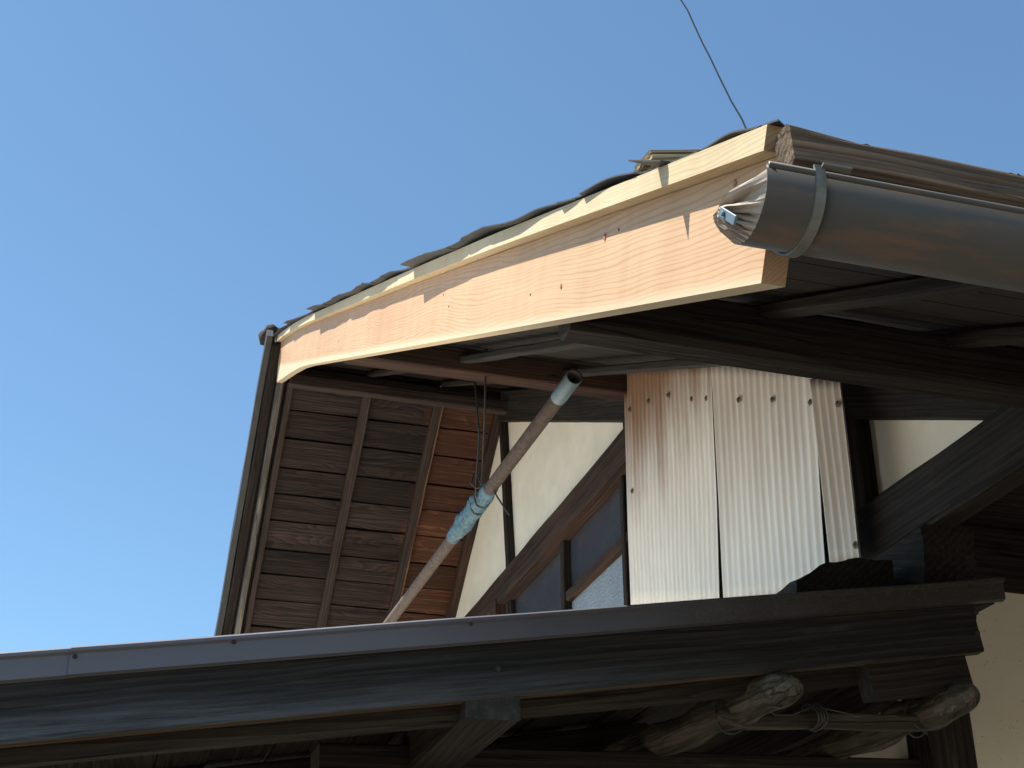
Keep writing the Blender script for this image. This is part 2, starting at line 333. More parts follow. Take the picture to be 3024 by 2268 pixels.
# ---------------------------------------------------------------- setting
g = obj('ground', [(-400, -400, 0), (400, -400, 0), (400, 400, 0), (-400, 400, 0)], [(0, 1, 2, 3)], M_GROUND); tag(g, kind='structure')

# ---------------------------------------------------------------- the old house
H = thing('old_house', (2.0, 3.0, 0), 'old timber and plaster house gable with a fresh pale bargeboard under its roof', 'house')

# gable wall (upper), thick plaster slab
wy = [2.3, 2.9, 2.95]
poly = [(2.30, 2.93), (2.95, 2.93), (2.95, 0), (11.0, 0), (11.0, fs(11) - .03 if fs(11) > 0 else .05), (6.72, 4.93), (6.5, 4.88), (2.30, bb(2.30) + .07)]
prism('plaster_wall', poly, XW, XW + .12, M_PLAST, H)
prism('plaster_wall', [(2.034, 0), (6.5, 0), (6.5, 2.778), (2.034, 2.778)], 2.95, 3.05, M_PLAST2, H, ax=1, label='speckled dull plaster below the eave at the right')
# eave-side top plate and jetty soffit
timber('wall_plate', (1.93, 3.00, 2.854), (6.5, 3.00, 2.854), .13, .174, M_DARK, H, wv=.003)
obj('jetty_soffit', [(1.93, 1.9, 2.945), (6.5, 1.9, 2.945), (6.5, 2.99, 2.945), (1.93, 2.99, 2.945)] + [(1.93, 1.9, 2.975), (6.5, 1.9, 2.975), (6.5, 2.99, 2.975), (1.93, 2.99, 2.975)],
    [(0, 1, 2, 3), (7, 6, 5, 4), (0, 4, 5, 1), (1, 5, 6, 2), (2, 6, 7, 3), (3, 7, 4, 0)], M_DARK, H)
for k in range(6): timber('joist', (2.35 + k * .42, 1.9, 2.915), (2.35 + k * .42, 2.93, 2.915), .06, .06, M_DARK, H, wv=.003, seed=k)
timber('corner_post', (1.975, 2.998, 0), (1.975, 2.998, 2.77), .125, .105, M_DARK, H, up=(0, 1, 0), wv=.003, seed=4)

# timbers on the gable face
def wtimber(name, a, b, h, proud, mat, **k):       # a, b = (y, z) centre line on the wall
    return timber(name, (XW - proud / 2 + .001, a[0], a[1]), (XW - proud / 2 + .001, b[0], b[1]), proud, h, mat, H, **k)
# raking beam under the roof (bottom edge y=1242 in the gable plane)
wtimber('raking_beam', (2.31, 2.905 + .115), (6.60, 4.868 + .12), .17, .05, M_DARK, wv=.004, seed=1)
# level beam at the right: top z=3.036
timber('level_beam', (XW - .045, 1.75, 2.898), (XW - .045, 3.9, 2.898), .09, .155, M_DARK, H, wv=.006, seed=2, cham=.01)
# studs
wtimber('stud', (3.10, 2.93), (3.10, 3.36), .15, .04, M_DARK, seed=3, wv=.003)
wtimber('stud', (4.74, 2.6), (4.74, 4.10), .10, .035, M_DARK, seed=4, wv=.003)
timber('wall_strip', (XW - .02, 6.62, 4.97), (XW - .02, 6.385, 3.55), .038, .055, M_DARK, H, up=(0, 1, 0), wv=.004, seed=6, label='thin leaning dark strip dividing the cream plaster')
# window : header, frame, glass
wtimber('window_header', (3.9, 3.945), (7.35, 3.935), .12, .055, M_BROWN, wv=.004, seed=7)
wtimber('window_header', (3.9, 3.852), (7.2, 3.845), .06, .085, M_BROWN, wv=.003, seed=8)
WN = timber('window', (XW - .030, 4.3, 3.845), (XW - .030, 6.55, 3.835), .05, .035, M_BROWN, H, seed=9, label='old wooden window half hidden by the corrugated sheets')
for (y0, z0, y1, z1, ww) in ((5.55, 3.05, 5.56, 3.83, .045), (6.42, 3.05, 6.44, 3.83, .05), (4.80, 3.05, 4.80, 3.83, .04)):
    timber('stile', (XW - .026, y0, z0), (XW - .026, y1, z1), .045, ww, M_DARK, WN, up=(0, 1, 0), seed=y0)
timber('rail', (XW - .024, 4.3, 3.555), (XW - .024, 5.53, 3.555), .036, .045, M_BROWN, WN)
timber('window_post', (XW - .05, 6.53, 3.0), (XW - .05, 6.53, 3.84), .09, .09, M_BROWN, H, up=(0, 1, 0), seed=2)
obj('glass_pane', [(XW - .012, 4.3, 3.565), (XW - .012, 5.54, 3.565), (XW - .012, 5.54, 3.835), (XW - .012, 4.3, 3.835)], [(0, 1, 2, 3)], M_GLASS, WN)
obj('glass_pane', [(XW - .012, 4.3, 3.0), (XW - .012, 5.54, 3.0), (XW - .012, 5.54, 3.55), (XW - .012, 4.3, 3.55)], [(0, 1, 2, 3)], M_FROST, WN, label='pale frosted glass pane')
obj('glass_pane', [(XW - .012, 5.57, 3.0), (XW - .012, 6.40, 3.0), (XW - .012, 6.40, 3.835), (XW - .012, 5.57, 3.835)], [(0, 1, 2, 3)], M_GLASS, WN)

# roof deck of the near slope : boards along X, on rafters, on purlins
parts = []
y = 1.16; i = 0
while y < 6.7:
    y2 = min(y + .165, 6.78); z1, z2 = bb(y) + .135, bb(y2 - .006) + .135
    a = [(XV + .035, y, z1), (7, y, z1), (7, y2 - .006, z2), (XV + .035, y2 - .006, z2)]
    parts.append((a + [(p[0], p[1], p[2] + .015) for p in a], [(3, 2, 1, 0), (4, 5, 6, 7), (0, 1, 5, 4), (1, 2, 6, 5), (2, 3, 7, 6), (3, 0, 4, 7)]))
    y = y2; i += 1
V, Fs = join_geo(parts); obj('soffit_boards', V, Fs, M_DARK, H, frame((XV, 1.2, 2.5), (1, 0, 0)))
for k, X in enumerate((1.145, 1.55, 1.95, 2.4, 2.85, 3.3)):
    timber('rafter', (X, 1.20, bb(1.20) + .122), (X, 6.6, bb(6.6) + .118), .045, .026, M_DARK, H, wv=.003, seed=20 + k)
# purlins of the near slope, along X
timber('purlin', (.735, 2.143, 2.922), (7, 2.143, 2.922), .075, .115, M_DARK, H, wv=.005, seed=31, cham=.012, endj=.02, label='thick dark purlin with a greyed end behind the new bargeboard')
timber('purlin', (.695, 4.555, 4.100), (1.95, 4.555, 4.100), .075, .105, M_BROWN, H, wv=.003, seed=33, cham=.005)
timber('ridge_beam', (.705, 6.455, 4.905), (1.95, 6.455, 4.905), .05, .06, M_RAFT, H, wv=.003, seed=34)
timber('ridge_beam', (.735, 6.60, 5.00), (1.95, 6.60, 5.00), .09, .08, M_DARK, H, wv=.003, seed=38)

# far slope : planks with open joints, rafters under them
parts = []; L0 = -.34; sl = Vector((0, 1, -.82)).normalized(); nn = Vector((0, .82, 1)).normalized(); base = Vector((0, 6.66, fs(6.66)))
i = 0
while L0 < 3.6:
    wd = .172 + .014 * math.sin(i * 2.1); a0 = base + sl * L0; a1 = base + sl * (L0 + wd)
    for (xa, xb) in ((.715, 1.135), (1.145, 1.535), (1.545, XW)):
        j = [random.uniform(-.004, .004) for _ in range(4)]; gp = .011; lift = random.uniform(0, .006)
        q = [Vector((xa, 0, 0)) + a0 + sl * (gp / 2 + j[0]), Vector((xb, 0, 0)) + a0 + sl * (gp / 2 + j[1]), Vector((xb, 0, 0)) + a1 - sl * (gp / 2 + j[2]), Vector((xa, 0, 0)) + a1 - sl * (gp / 2 + j[3])]
        q = [p + nn * lift for p in q]
        parts.append((q + [p + nn * .012 for p in q], [(3, 2, 1, 0), (4, 5, 6, 7), (0, 1, 5, 4), (1, 2, 6, 5), (2, 3, 7, 6), (3, 0, 4, 7)]))
    L0 += wd; i += 1
V, Fs = join_geo(parts); obj('soffit_boards', V, Fs, M_SOFF, H, frame((.65, 6.6, 4.9), (1, 0, 0), nn), label='planked underside of the far roof slope, orange brown beside the wall')
def frafter(X, w, mat, h=.045, off=0, seed=0, name='rafter', label=None, top=.0):
    a = Vector((X, 0, 0)) + base + sl * (.0 + top) - nn * (h / 2 - .004 + off); b = Vector((X, 0, 0)) + base + sl * 3.6 - nn * (h / 2 - .004 + off)
    return timber(name, a, b, w, h, mat, H, up=nn, wv=.004, seed=seed, label=label)
frafter(.728, .034, M_RAFT, .05, seed=41)
frafter(1.146, .052, M_RAFT, .045, seed=42)
frafter(1.540, .048, M_RAFT, .045, seed=43)
frafter(1.568, .010, M_RAFTO, .044, off=.0015, seed=44, label='orange unweathered side strip of the rafter')
frafter(XW - .026, .048, M_BROWN, .06, seed=45)
frafter(.676, .028, M_SILV, .115, off=-.03, seed=46, name='bargeboard', label='old weathered bargeboard of the far slope', top=-.03)
# far slope outer skin and verge flashing
a0 = base + nn * .10 - sl * .02; a1 = base + nn * .10 + sl * 3.7
V = [(.60, *a0[1:]), (7, *a0[1:]), (7, *a1[1:]), (.60, *a1[1:])]; V += [Vector(p) - nn * .02 for p in V]
obj('roofing_sheet', V, [(0, 1, 2, 3), (7, 6, 5, 4), (0, 4, 5, 1), (1, 5, 6, 2), (2, 6, 7, 3), (3, 7, 4, 0)], M_ROOF, H)
timber('verge_flashing', Vector((.586, 0, 0)) + a0 - sl * .20 - nn * .03, Vector((.572, 0, 0)) + a1 - nn * .03, .034, .085, M_ROOF, H, up=nn, wv=.004, seed=48, label='dark rusty metal verge strip down the far slope')
# wider old boards behind it, filling between skin and planks
timber('verge_packing', Vector((.628, 0, 0)) + base - sl * .17 + nn * .05, Vector((.628, 0, 0)) + a1 - nn * .05, .05, .07, M_DARK, H, up=nn, wv=.003, seed=49)

# fresh bargeboard
ys = [1.212, 2.0, 3.0, 4.0, 5.0, 5.3, 5.6, 5.95, 6.25, 6.60]
low = [(y, bb(y)) for y in ys]
top = [(y, ft(y) - .034) for y in ([6.60, 6.28, 5.95, 5.6, 5.27, 4, 3, 2.0, 1.3, 1.144])]
slope = Vector((0, 1, .488))
bgb = prism('bargeboard', low + top, XV, XV + .030, M_NEW, H, frame((XV, 1.212, 2.42), slope), label='fresh pale softwood bargeboard with wavy grain')
shaded_end_grain(bgb)
# verge batten on top of the bargeboard (lighter strip)
ys2 = [1.118, 1.5, 2.237, 3.08, 4, 5.27, 5.75, 6.28, 6.66]
vbt = prism('verge_batten', [(y, ft(y) - .033) for y in [1.132] + ys2[1:]] + [(y, ft(y)) for y in reversed(ys2)], XV - .024, XV + .06, M_NEWF, H, frame((XV, 1.118, 2.55), slope), label='fresh pale wooden strip along the top of the bargeboard')
shaded_end_grain(vbt)
# reddish end grain block behind
timber('fascia_board', (XV + .031, 1.155, 2.505), (7, 1.155, 2.505), .018, .075, M_NEWE, H, label='reddish brown eave fascia board behind the gutter')
# nail heads and knots on the new board
for k, (u, v) in enumerate([(2195, 548), (1828, 678), (1567, 870), (1325, 905), (1212, 840), (990, 965), (1000, 1008), (1310, 870), (2066, 530), (1840, 605)]):
    p = at(u, v, X=XV); Vn, Fn = disc_geo(p + Vector((.001, 0, 0)), (-1, 0, 0), .0024, .0022, 8); obj('nail', Vn, Fn, M_NAIL, H)
for k, (u, v, s) in enumerate([(2212, 552, .007), (1787, 700, .005), (1658, 845, .004), (2172, 540, .004)]):
    p = at(u, v, X=XV); Vn = []; 
    for q in range(12):
        t = q / 12 * 2 * math.pi; Vn.append(p + Vector((-.0012, math.cos(t) * s * (1 + .3 * math.sin(3 * t + k)), math.sin(t) * s * 1.3)))
    Vn.append(p + Vector((-.0022, 0, 0))); obj('wood_knot', Vn, [(q, (q + 1) % 12, 12) for q in range(12)], M_NEWE, H)

# roofing sheets over the near slope: lifted wavy verge edge with stepped laps
def ov(y):      # overhang beyond the verge batten, sawtooth at the laps of the old sheets
    k = [(1.10, -.004, 1.395, -.004), (1.385, -.002, 1.425, .045), (1.425, -.003, 1.50, -.003), (1.50, .004, 1.72, .010), (1.72, .002, 1.83, .012), (1.83, .006, 2.28, .022),
         (2.28, .020, 2.45, .022), (2.45, .018, 3.03, .038), (3.03, .006, 3.25, .013), (3.25, .016, 3.72, .026), (3.72, .022, 4.2, .030), (4.2, .024, 4.35, .030), (4.35, .026, 5.02, .040), (5.02, .008, 5.6, .020), (5.6, .022, 5.95, .034), (5.95, .010, 6.3, .022), (6.3, .016, 9, .020)]
    for y0, a, y1, b in k:
        if y0 <= y < y1: return a + (b - a) * (y - y0) / (y1 - y0)
    return 0
parts = []
def ypx(u): return at(u, interp([(813, 1012), (924, 936), (1238, 799), (1500, 694), (2320, 380)], u), X=XV - .03).y
laps = [1.10, ypx(2230), ypx(2052), ypx(1906), ypx(1697), ypx(1523), ypx(1340), ypx(1205), ypx(1110), ypx(1048), ypx(970), ypx(905), 6.72]
HH = [.001, .010, .001, .012, .008, .011, .008, .010, .013, .009, .012, .007]
for li, (ya, yb) in enumerate(zip(laps, laps[1:])):
    V, Fs = [], []; ny = 60; nx = 8; L = yb - ya; hh = HH[li]
    for i in range(ny + 1):
        t = i / ny; y = ya + (L + (.012 if li < 11 else 0)) * t
        lift = hh * math.sin(math.pi * min(1, t * 1.02)) ** 2 * (1 - .35 * t) + (.0045 * max(0, wob((y, 0, 0), 16, li)) + .003 * wob((y, 0, 0), 5, li)) * min(1, y / 4) * math.sin(math.pi * min(1, t)) ** .5
        for j in range(nx + 1):
            s = j / nx; X = (XV - .024 - ov(y if t < .999 else y - .01)) * (1 - s ** 2) + 7 * s ** 2 if j else XV - .024 - ov(y)
            fall = math.exp(-(X - .6) / .25)
            V.append((X, y, ft(y) + .004 + max(0, lift) * fall + (.0012 if li % 2 else .0)))
            if j and V[-1][1] < 1.2: V[-1] = (X, 1.2 + .001 * i, ft(1.2) + .004)
    n0 = len(V); V += [(a, b, c - .0025) for a, b, c in V]
    for i in range(ny):
        for j in range(nx):
            a = i * (nx + 1) + j; Fs.append((a, a + 1, a + nx + 2, a + nx + 1)); Fs.append((n0 + a, n0 + a + nx + 1, n0 + a + nx + 2, n0 + a + 1))
    for i in range(ny):
        a = i * (nx + 1); Fs.append((a, a + nx + 1, n0 + a + nx + 1, n0 + a))
    for j in range(nx):
        Fs.append((j, n0 + j, n0 + j + 1, j + 1)); a = ny * (nx + 1) + j; Fs.append((a, a + 1, n0 + a + 1, n0 + a))
    o = obj('roofing_sheet', V, Fs, M_ROOF, H)
# ridge cap and its log-like end
tube('ridge_cap', [(.560, 6.70, 5.30), (.568, 6.70, 5.29), (.60, 6.705, 5.295), (.64, 6.735, 5.30), (.8, 6.74, 5.315), (2, 6.74, 5.32), (7, 6.74, 5.32)], [.025, .055, .065, .058, .05, .05, .05], M_RAFT, H, seg=14, rv=.25)

for k in range(46):
    x = .66 + .03 * k + random.uniform(-.01, .01); l = random.uniform(.010, .045); hgt = random.uniform(.0012, .0042)
    z = 2.5425 + random.uniform(-.001, .001); yy = 1.092 + random.uniform(.0, .006)
    V = [(x, yy, z - .002), (x + l, yy - .0005, z - .002), (x + l * random.uniform(.3, .8), yy, z + hgt), (x, yy + .006, z - .001), (x + l, yy + .005, z - .001)]
    SPL = SPL + [(V, [(0, 1, 2), (0, 2, 3), (1, 4, 2), (2, 4, 3)])] if k else [(V, [(0, 1, 2), (0, 2, 3), (1, 4, 2), (2, 4, 3)])]
V, Fs = join_geo(SPL); SPV, SPF = V, Fs
# weathered eave board (right) along X with splintered edge
V, Fs, M = timber_geo((.636, 1.106, 2.521), (7, 1.106, 2.521), .034, .046, cham=.006, wv=.0028, seed=51, step=.010, endj=.012)
V, Fs = join_geo([(V, Fs), (SPV, SPF)]); obj('eave_board', V, Fs, M_EAVE, H, M, label='thick weathered old board along the eave with cracks')
V, Fs, M = timber_geo((.638, 1.106, 2.546), (.74, 1.106, 2.543), .036, .012, cham=.004, taper=.6, wv=.003, seed=52, step=.01, endj=.01)
obj('eave_board', V, Fs, M_EAVE, H, M)
timber('eave_soffit_strip', (.69, 1.17, 2.475), (7, 1.17, 2.475), .03, .04, M_DARK, H, wv=.002, seed=53)

# gutter : half round, open at the top
GY, GZ, GR = 1.135, 2.478, .054
Gm = []
def gut_geo(x0, x1, r, t=.0015, a0=-6, a1=186, n=28, nx=2):
    V, Fs = [], []
    for ii in range(nx):
        x = x0 + (x1 - x0) * ii / (nx - 1)
        for rr in (r, r - t):
            for k in range(n + 1):
                a = R(180 + a0 + (a1 - a0) * k / n); V.append((x, GY + math.cos(a) * rr, GZ + math.sin(a) * rr + .0))
    st = 2 * (n + 1)
    for ii in range(nx - 1):
        for l in range(2):
            for k in range(n): b = ii * st + l * (n + 1) + k; Fs.append((b, b + 1, b + 1 + st, b + st))
        for k in (0, n): b = ii * st + k; Fs.append((b, b + n + 1, b + n + 1 + st, b + st))
    for ii in (0, nx - 1):
        for k in range(n): b = ii * st + k; Fs.append((b, b + 1, b + n + 2, b + n + 1))
    return V, Fs
g1 = gut_geo(.600, 7, GR)
g2 = tube_geo([(.602, GY - GR, GZ + .004), (7, GY - GR, GZ + .004)], .0042, 10)
V, Fs = join_geo([g1, g2])
G = obj('gutter', V, Fs, M_GUT, H, frame((.6, GY, GZ), (1, 0, 0)), smooth=True, label='dull brown grey half round metal gutter')
# folded fan-like end closing
V, Fs = [], []; nf = 18; rings_ = 6
hub = Vector((.578, GY + .026, GZ - .006))
for q in range(rings_ + 1):
    f = q / rings_
    for k in range(nf * 2 + 1):
        a = R(180 + 180 * k / (nf * 2)); e = Vector((.601, GY + math.cos(a) * GR, GZ + math.sin(a) * GR)); p = e.lerp(hub, f ** .9)
        deep = min(1, max(0, (k - 8) / 10)); z = (.0055 * deep + .0015) * (1 if k % 2 else -1) * math.sin(math.pi * min(1, f * 1.15 + .02)) ** .7
        p = p + Vector((-z - .010 * math.sin(math.pi * f) * (1 - deep) * math.sin(k * .9) - .004 * math.sin(math.pi * f), .004 * wob((k, q, 0), .6, 3) * (f > 0), .003 * wob((k, q, 5), .7, 3) * (f > 0)))
        V.append(p)
st_ = nf * 2 + 1
for q in range(rings_):
    for k in range(nf * 2): a = q * st_ + k; Fs.append((a, a + 1, a + 1 + st_, a + st_))
obj('gutter_end', V, Fs, M_GUTE, G, label='crumpled fan folded pale gutter end')
# hanger straps
for X, tabw in ((.655, 1), (2.6, 1)):
    a = gut_geo(X, X + .012, GR + .0045, .003, -14, 180, 26)
    V, Fs = join_geo([a, timber_geo((X + .008, GY - GR - .004, GZ + .012), (X + .040, GY - GR - .008, GZ + .009), .012, .003, cham=.0008)[:2],
                      timber_geo((X + .008, GY + GR + .002, GZ + .0), (X + .008, 1.19, GZ + .03), .016, .003, cham=.0008)[:2]])
    obj('bracket', V, Fs, M_STRAP, G, label='weathered grey strap hooked round the gutter')
# inner bracket tab poking past the end
BR = timber('bracket', at(2128, 624, X=.574), at(2172, 652, X=.574), .003, .011, M_GALV, G, cham=.0006, label='small pale blue metal tab at the gutter end')
V, Fs = disc_geo(at(2137, 631, X=.572), (-1, 0, 0), .003, .003); obj('screw', V, Fs, M_GALV, BR)

# corrugated plastic sheets nailed over the gable wall
XS = 1.80
def sheet(uvs, ribs, X, stain_shade, amp, label, topfn=None, curl=0):
    """uvs: left-top, right-top, left-bottom, right-bottom photo pixels met with the sheet's plane"""
    lt, rt_, lb, rb = [at(u, v, X=X) for u, v in uvs]
    nu = ribs * 12; nv = 14; V, Fs = [], []
    for j in range(nv + 1):
        t = j / nv
        for i in range(nu + 1):
            s = i / nu; a = lt.lerp(rt_, s); b = lb.lerp(rb, s)
            if topfn: a = a + Vector((0, 0, topfn(s)))
            p = a.lerp(b, t); ph = s * ribs * 2 * math.pi
            prof = (.5 + .5 * math.cos(ph)) ** 2.2
            V.append((X - amp * prof - curl * t * t * abs(s - .5) - .004 * wob((p.y, p.z, 0), 2.5, ribs), p.y, p.z))
    n0 = len(V); V += [(a + .0012, b, c) for a, b, c in V]
    for j in range(nv):
        for i in range(nu):
            a = j * (nu + 1) + i; Fs.append((a, a + 1, a + nu + 2, a + nu + 1)); Fs.append((n0 + a, n0 + a + nu + 1, n0 + a + nu + 2, n0 + a + 1))
    for j in range(nv):
        for a in (j * (nu + 1), j * (nu + 1) + nu): Fs.append((a, a + nu + 1, n0 + a + nu + 1, n0 + a))
    for i in range(nu):
        for a in (i, nv * (nu + 1) + i): Fs.append((a, a + 1, n0 + a + 1, n0 + a))
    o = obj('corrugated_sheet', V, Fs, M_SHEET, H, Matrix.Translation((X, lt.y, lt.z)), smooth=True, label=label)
    o['stain_shade'] = stain_shade; return o
def ztop(y): return bb(y) + .04
S1 = sheet([(1846, 1066), (2108, 1062), (1869, 1800), (2132, 1790)], 21, XS, 1.0, .0085, 'ribbed cream plastic sheet brown at its top from stain and painted shade, nearest the window', topfn=lambda s: -.13 if s < .012 else (-.11 if s < .045 else 0))
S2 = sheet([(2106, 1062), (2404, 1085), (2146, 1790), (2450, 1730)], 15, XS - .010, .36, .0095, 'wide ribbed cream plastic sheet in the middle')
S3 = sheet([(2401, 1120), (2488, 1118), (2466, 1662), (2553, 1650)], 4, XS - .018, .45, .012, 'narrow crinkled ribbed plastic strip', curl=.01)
for sh, X, px in ((S1, XS, [(1859, 1210), (1914, 1185), (1973, 1167), (2042, 1178), (2086, 1176), (1867, 1450)]), (S2, XS - .01, [(2181, 1181), (2281, 1180), (2393, 1188)]), (S3, XS - .018, [(2474, 1193), (2526, 1609)])):
    for u, v in px:
        p = at(u, v, X=X - .007); V, Fs = join_geo([disc_geo(p, (-1, 0, 0), .010, .002), disc_geo(p + Vector((-.002, 0, 0)), (-1, 0, 0), .0055, .004)]); obj('nail', V, Fs, M_WASH, sh)
prism('backing_board', [(3.17, 2.6), (4.42, 2.6), (4.42, bb(4.42) - .0), (3.17, bb(3.17) - .01)], XS + .012, XS + .024, M_BACK, H)
timber('sheet_batten', (XS + .06, 3.14, 3.38), (XS + .06, 4.46, 3.98), .07, .06, M_DARK, H)

# rough hewn beam ends above the lean-to
def rough_block(name, px, y0, y1, mat, label, seed):
    poly = [at(u, v, Y=y0) for u, v in px]; bm = bmesh.new(); vs = [bm.verts.new(p) for p in poly]; f = bm.faces.new(vs)
    e = bmesh.ops.extrude_face_region(bm, geom=[f]); bmesh.ops.translate(bm, verts=[v for v in e['geom'] if isinstance(v, bmesh.types.BMVert)], vec=(0, y1 - y0, 0))
    bmesh.ops.triangulate(bm, faces=bm.faces); bmesh.ops.subdivide_edges(bm, edges=bm.edges, cuts=6, use_grid_fill=True)
    for v in bm.verts: v.co += Vector((wob(v.co, 14, seed), .4 * wob(v.co, 14, seed + 2), wob(v.co, 17, seed + 4))) * .007 + Vector((wob(v.co, 60, seed), 0, wob(v.co, 60, seed + 4))) * .0025
    bm.verts.index_update(); V = [v.co.copy() for v in bm.verts]; Fs = [tuple(v.index for v in f.verts) for f in bm.faces]; bm.free()
    return obj(name, V, Fs, mat, H, frame(poly[0], (0, 1, .35)), label=label)
rough_block('beam_end', [(2724, 1900), (2728, 1600), (2716, 1560), (2738, 1547), (2800, 1550), (2878, 1562), (2888, 1900)], 2.60, 2.86, M_DARK, 'large rough hewn beam end above the lean-to', 3)
rough_block('beam_end', [(2356, 1860), (2356, 1712), (2392, 1690), (2440, 1662), (2490, 1652), (2550, 1649), (2640, 1656), (2640, 1860)], 2.66, 2.92, M_DARK, 'low rounded dark log end beside the big beam end', 5)
# vertical end board closing the jetty at the right

# ---------------------------------------------------------------- lean-to roof
YL = 2.5; SL = .165
lz = lambda X: 2.313 + SL * X                # top edge of the verge trim
T = thing('lean_to_roof', (.8, 3.0, 0), 'low dark timber lean-to roof with a grey metal edge in front of the gable', 'lean-to roof')
d = Vector((1, 0, SL)).normalized()
def L_(X, Y, dz=0): return Vector((X, Y, lz(X) + dz))
# roof skin
V = [L_(-1.4, YL + .012, -.006), L_(1.862, YL + .012, -.006), L_(1.905, 8, -.006), L_(-1.4, 8, -.006)]; V += [v + Vector((0, 0, -.010)) for v in V]
obj('roofing_sheet', V, [(0, 1, 2, 3), (7, 6, 5, 4), (0, 4, 5, 1), (1, 5, 6, 2), (2, 6, 7, 3), (3, 7, 4, 0)], M_LROOF, T)
# metal edge trim: slightly rolled top lip, flat drop, small return; two lengths lapped at the left
def trim(x0, x1, y, name='metal_edge'):
    prof = [(.040, .0015), (.004, .004), (-.001, .0035), (-.0065, -.0005), (-.0065, -.006), (0, -.010), (.0, -.046), (.010, -.049)]
    V, Fs = [], []; n = 40
    for i in range(n + 1):
        X = x0 + (x1 - x0) * i / n; wv = .0015 * math.sin(X * 9) + .0012 * wob((X, 0, 0), 5, 2); e = .0012 * (1 + math.sin(X * 23))
        for (py, pz) in prof: V.append((X, y + py + (wv if pz > -.03 else wv * .3) - (.0 if pz > -.02 else e * 0), lz(X) + pz))
    m = len(prof); n0 = len(V); V += [(a, b + .0012, c - .0004) for a, b, c in V]
    for i in range(n):
        for j in range(m - 1): a = i * m + j; Fs.append((a, a + 1, a + m + 1, a + m)); Fs.append((n0 + a, n0 + a + m, n0 + a + m + 1, n0 + a + 1))
        a = i * m + m - 1; Fs.append((a, n0 + a, n0 + a + m, a + m)); a = i * m; Fs.append((a, a + m, n0 + a + m, n0 + a))
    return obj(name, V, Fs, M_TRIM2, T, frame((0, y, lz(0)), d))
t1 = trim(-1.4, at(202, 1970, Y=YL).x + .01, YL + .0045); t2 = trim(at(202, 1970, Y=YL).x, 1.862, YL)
for tr, px in ((t2, [(221, 1939), (690, 1895), (1390, 1842), (2430, 1762), (2865, 1733)]),):
    for u, v in px: p = at(u, v, Y=YL - .001); V, Fs = disc_geo(p, (0, -1, 0), .0042, .003); obj('nail', V, Fs, M_NAIL, tr)
# fascia board (verge board) with bevelled right end
FB = timber('fascia_board', L_(-1.4, YL + .032, -.100), L_(1.792, YL + .032, -.100), .034, .106, M_LEAN, T, wv=.0012, seed=61, cham=.003, endj=.006, label='long blackened weathered board below the metal edge')
FB.data.materials.append(M_UNDER)
for p in FB.data.polygons:
    if p.normal.z < -.85 and len(p.vertices) == 4: p.material_index = 2
for u, v in [(2882, 1808), (2886, 1868), (1472, 1975)]: p = at(u, v, Y=YL + .0145); V, Fs = disc_geo(p, (0, -1, 0), .006, .003); obj('nail', V, Fs, M_NAIL, FB)
timber('rafter', L_(-1.4, 2.60, -.128), L_(1.56, 2.60, -.128), .045, .10, M_DECK, T, wv=.003, seed=62)
timber('rafter', L_(-1.4, 3.45, -.125), L_(1.38, 3.45, -.125), .10, .13, M_DARK, T, wv=.003, seed=63)
timber('rafter', L_(-1.4, 4.3, -.11), L_(1.9, 4.3, -.11), .06, .10, M_DARK, T, seed=64)
timber('rafter', L_(-1.4, 5.2, -.11), L_(1.9, 5.2, -.11), .06, .10, M_DARK, T, seed=65)
timber('rafter', L_(1.52, 2.56, -.16), L_(1.762, 2.56, -.16), .05, .13, M_DARK, T, seed=66, wv=.003)
# deck planks along Y with open joints
parts = []; X = -1.4; i = 0
while X < 1.88:
    wd = random.choice((.09, .12, .15, .18)); x2 = min(X + wd, 1.88); tz = random.uniform(-.006, .002); gp = random.choice((.003, .006, .012))
    q = [L_(X, YL + .05, -.042 + tz), L_(x2 - gp, YL + .05, -.042 + tz), L_(x2 - gp, 7.9, -.042 + tz + random.uniform(-.01, .01)), L_(X, 7.9, -.042 + tz)]
    parts.append((q + [p + Vector((0, 0, .014)) for p in q], [(3, 2, 1, 0), (4, 5, 6, 7), (0, 1, 5, 4), (1, 2, 6, 5), (2, 3, 7, 6), (3, 0, 4, 7)])); X = x2; i += 1
V, Fs = join_geo(parts); obj('deck_boards', V, Fs, M_DECK, T, frame((0, 2.5, 2.3), (0, 1, 0)))
# squared purlin, two log purlins, carrying beam and post
timber('purlin', (.704, YL + .02, 2.290), (.704, 8, 2.290), .108, .112, M_DECK, T, wv=.002, seed=71, cham=.003, label='squared purlin end below the fascia board')
timber('purlin', (-.55, YL + .02, 2.09), (-.55, 8, 2.09), .108, .112, M_DECK, T, wv=.002, seed=72)
def log(name, x, x1, y0, y1, z, r, seed, label, parent=T):
    pts = [(x + (x1 - x) * (k / 40) ** 1.5 + .006 * math.sin(k * 1.3 + seed), y0 + (y1 - y0) * (k / 40) ** 1.5, z + .006 * math.cos(k * .9 + seed)) for k in range(41)]
    rad = [r * (1 if k > 7 else (.35, .62, .76, .86, .92, .96, .98, .99)[k]) * (1.02 - .1 * k / 40) for k in range(41)]
    return tube(name, pts, rad, M_LOG, parent, seg=36, rv=.06, seed=seed, label=label)
log('log_purlin', 1.315, 1.085, 2.47, 4.2, 2.338, .039, 1, 'weathered round log purlin with a rotten end, left of the two')
log('log_purlin', 1.738, 1.60, 2.49, 4.2, 2.352, .037, 3, 'weathered round log purlin with a chipped pale end, right of the two')
timber('ledger_board', (1.885, 3.06, 2.545), (1.885, 8, 2.545), .05, .13, M_DECK, T, seed=79)
timber('carrying_beam', (.455, 3.06, 2.225), (1.93, 3.06, 2.277), .12, .115, M_DARK, T, wv=.003, seed=73)
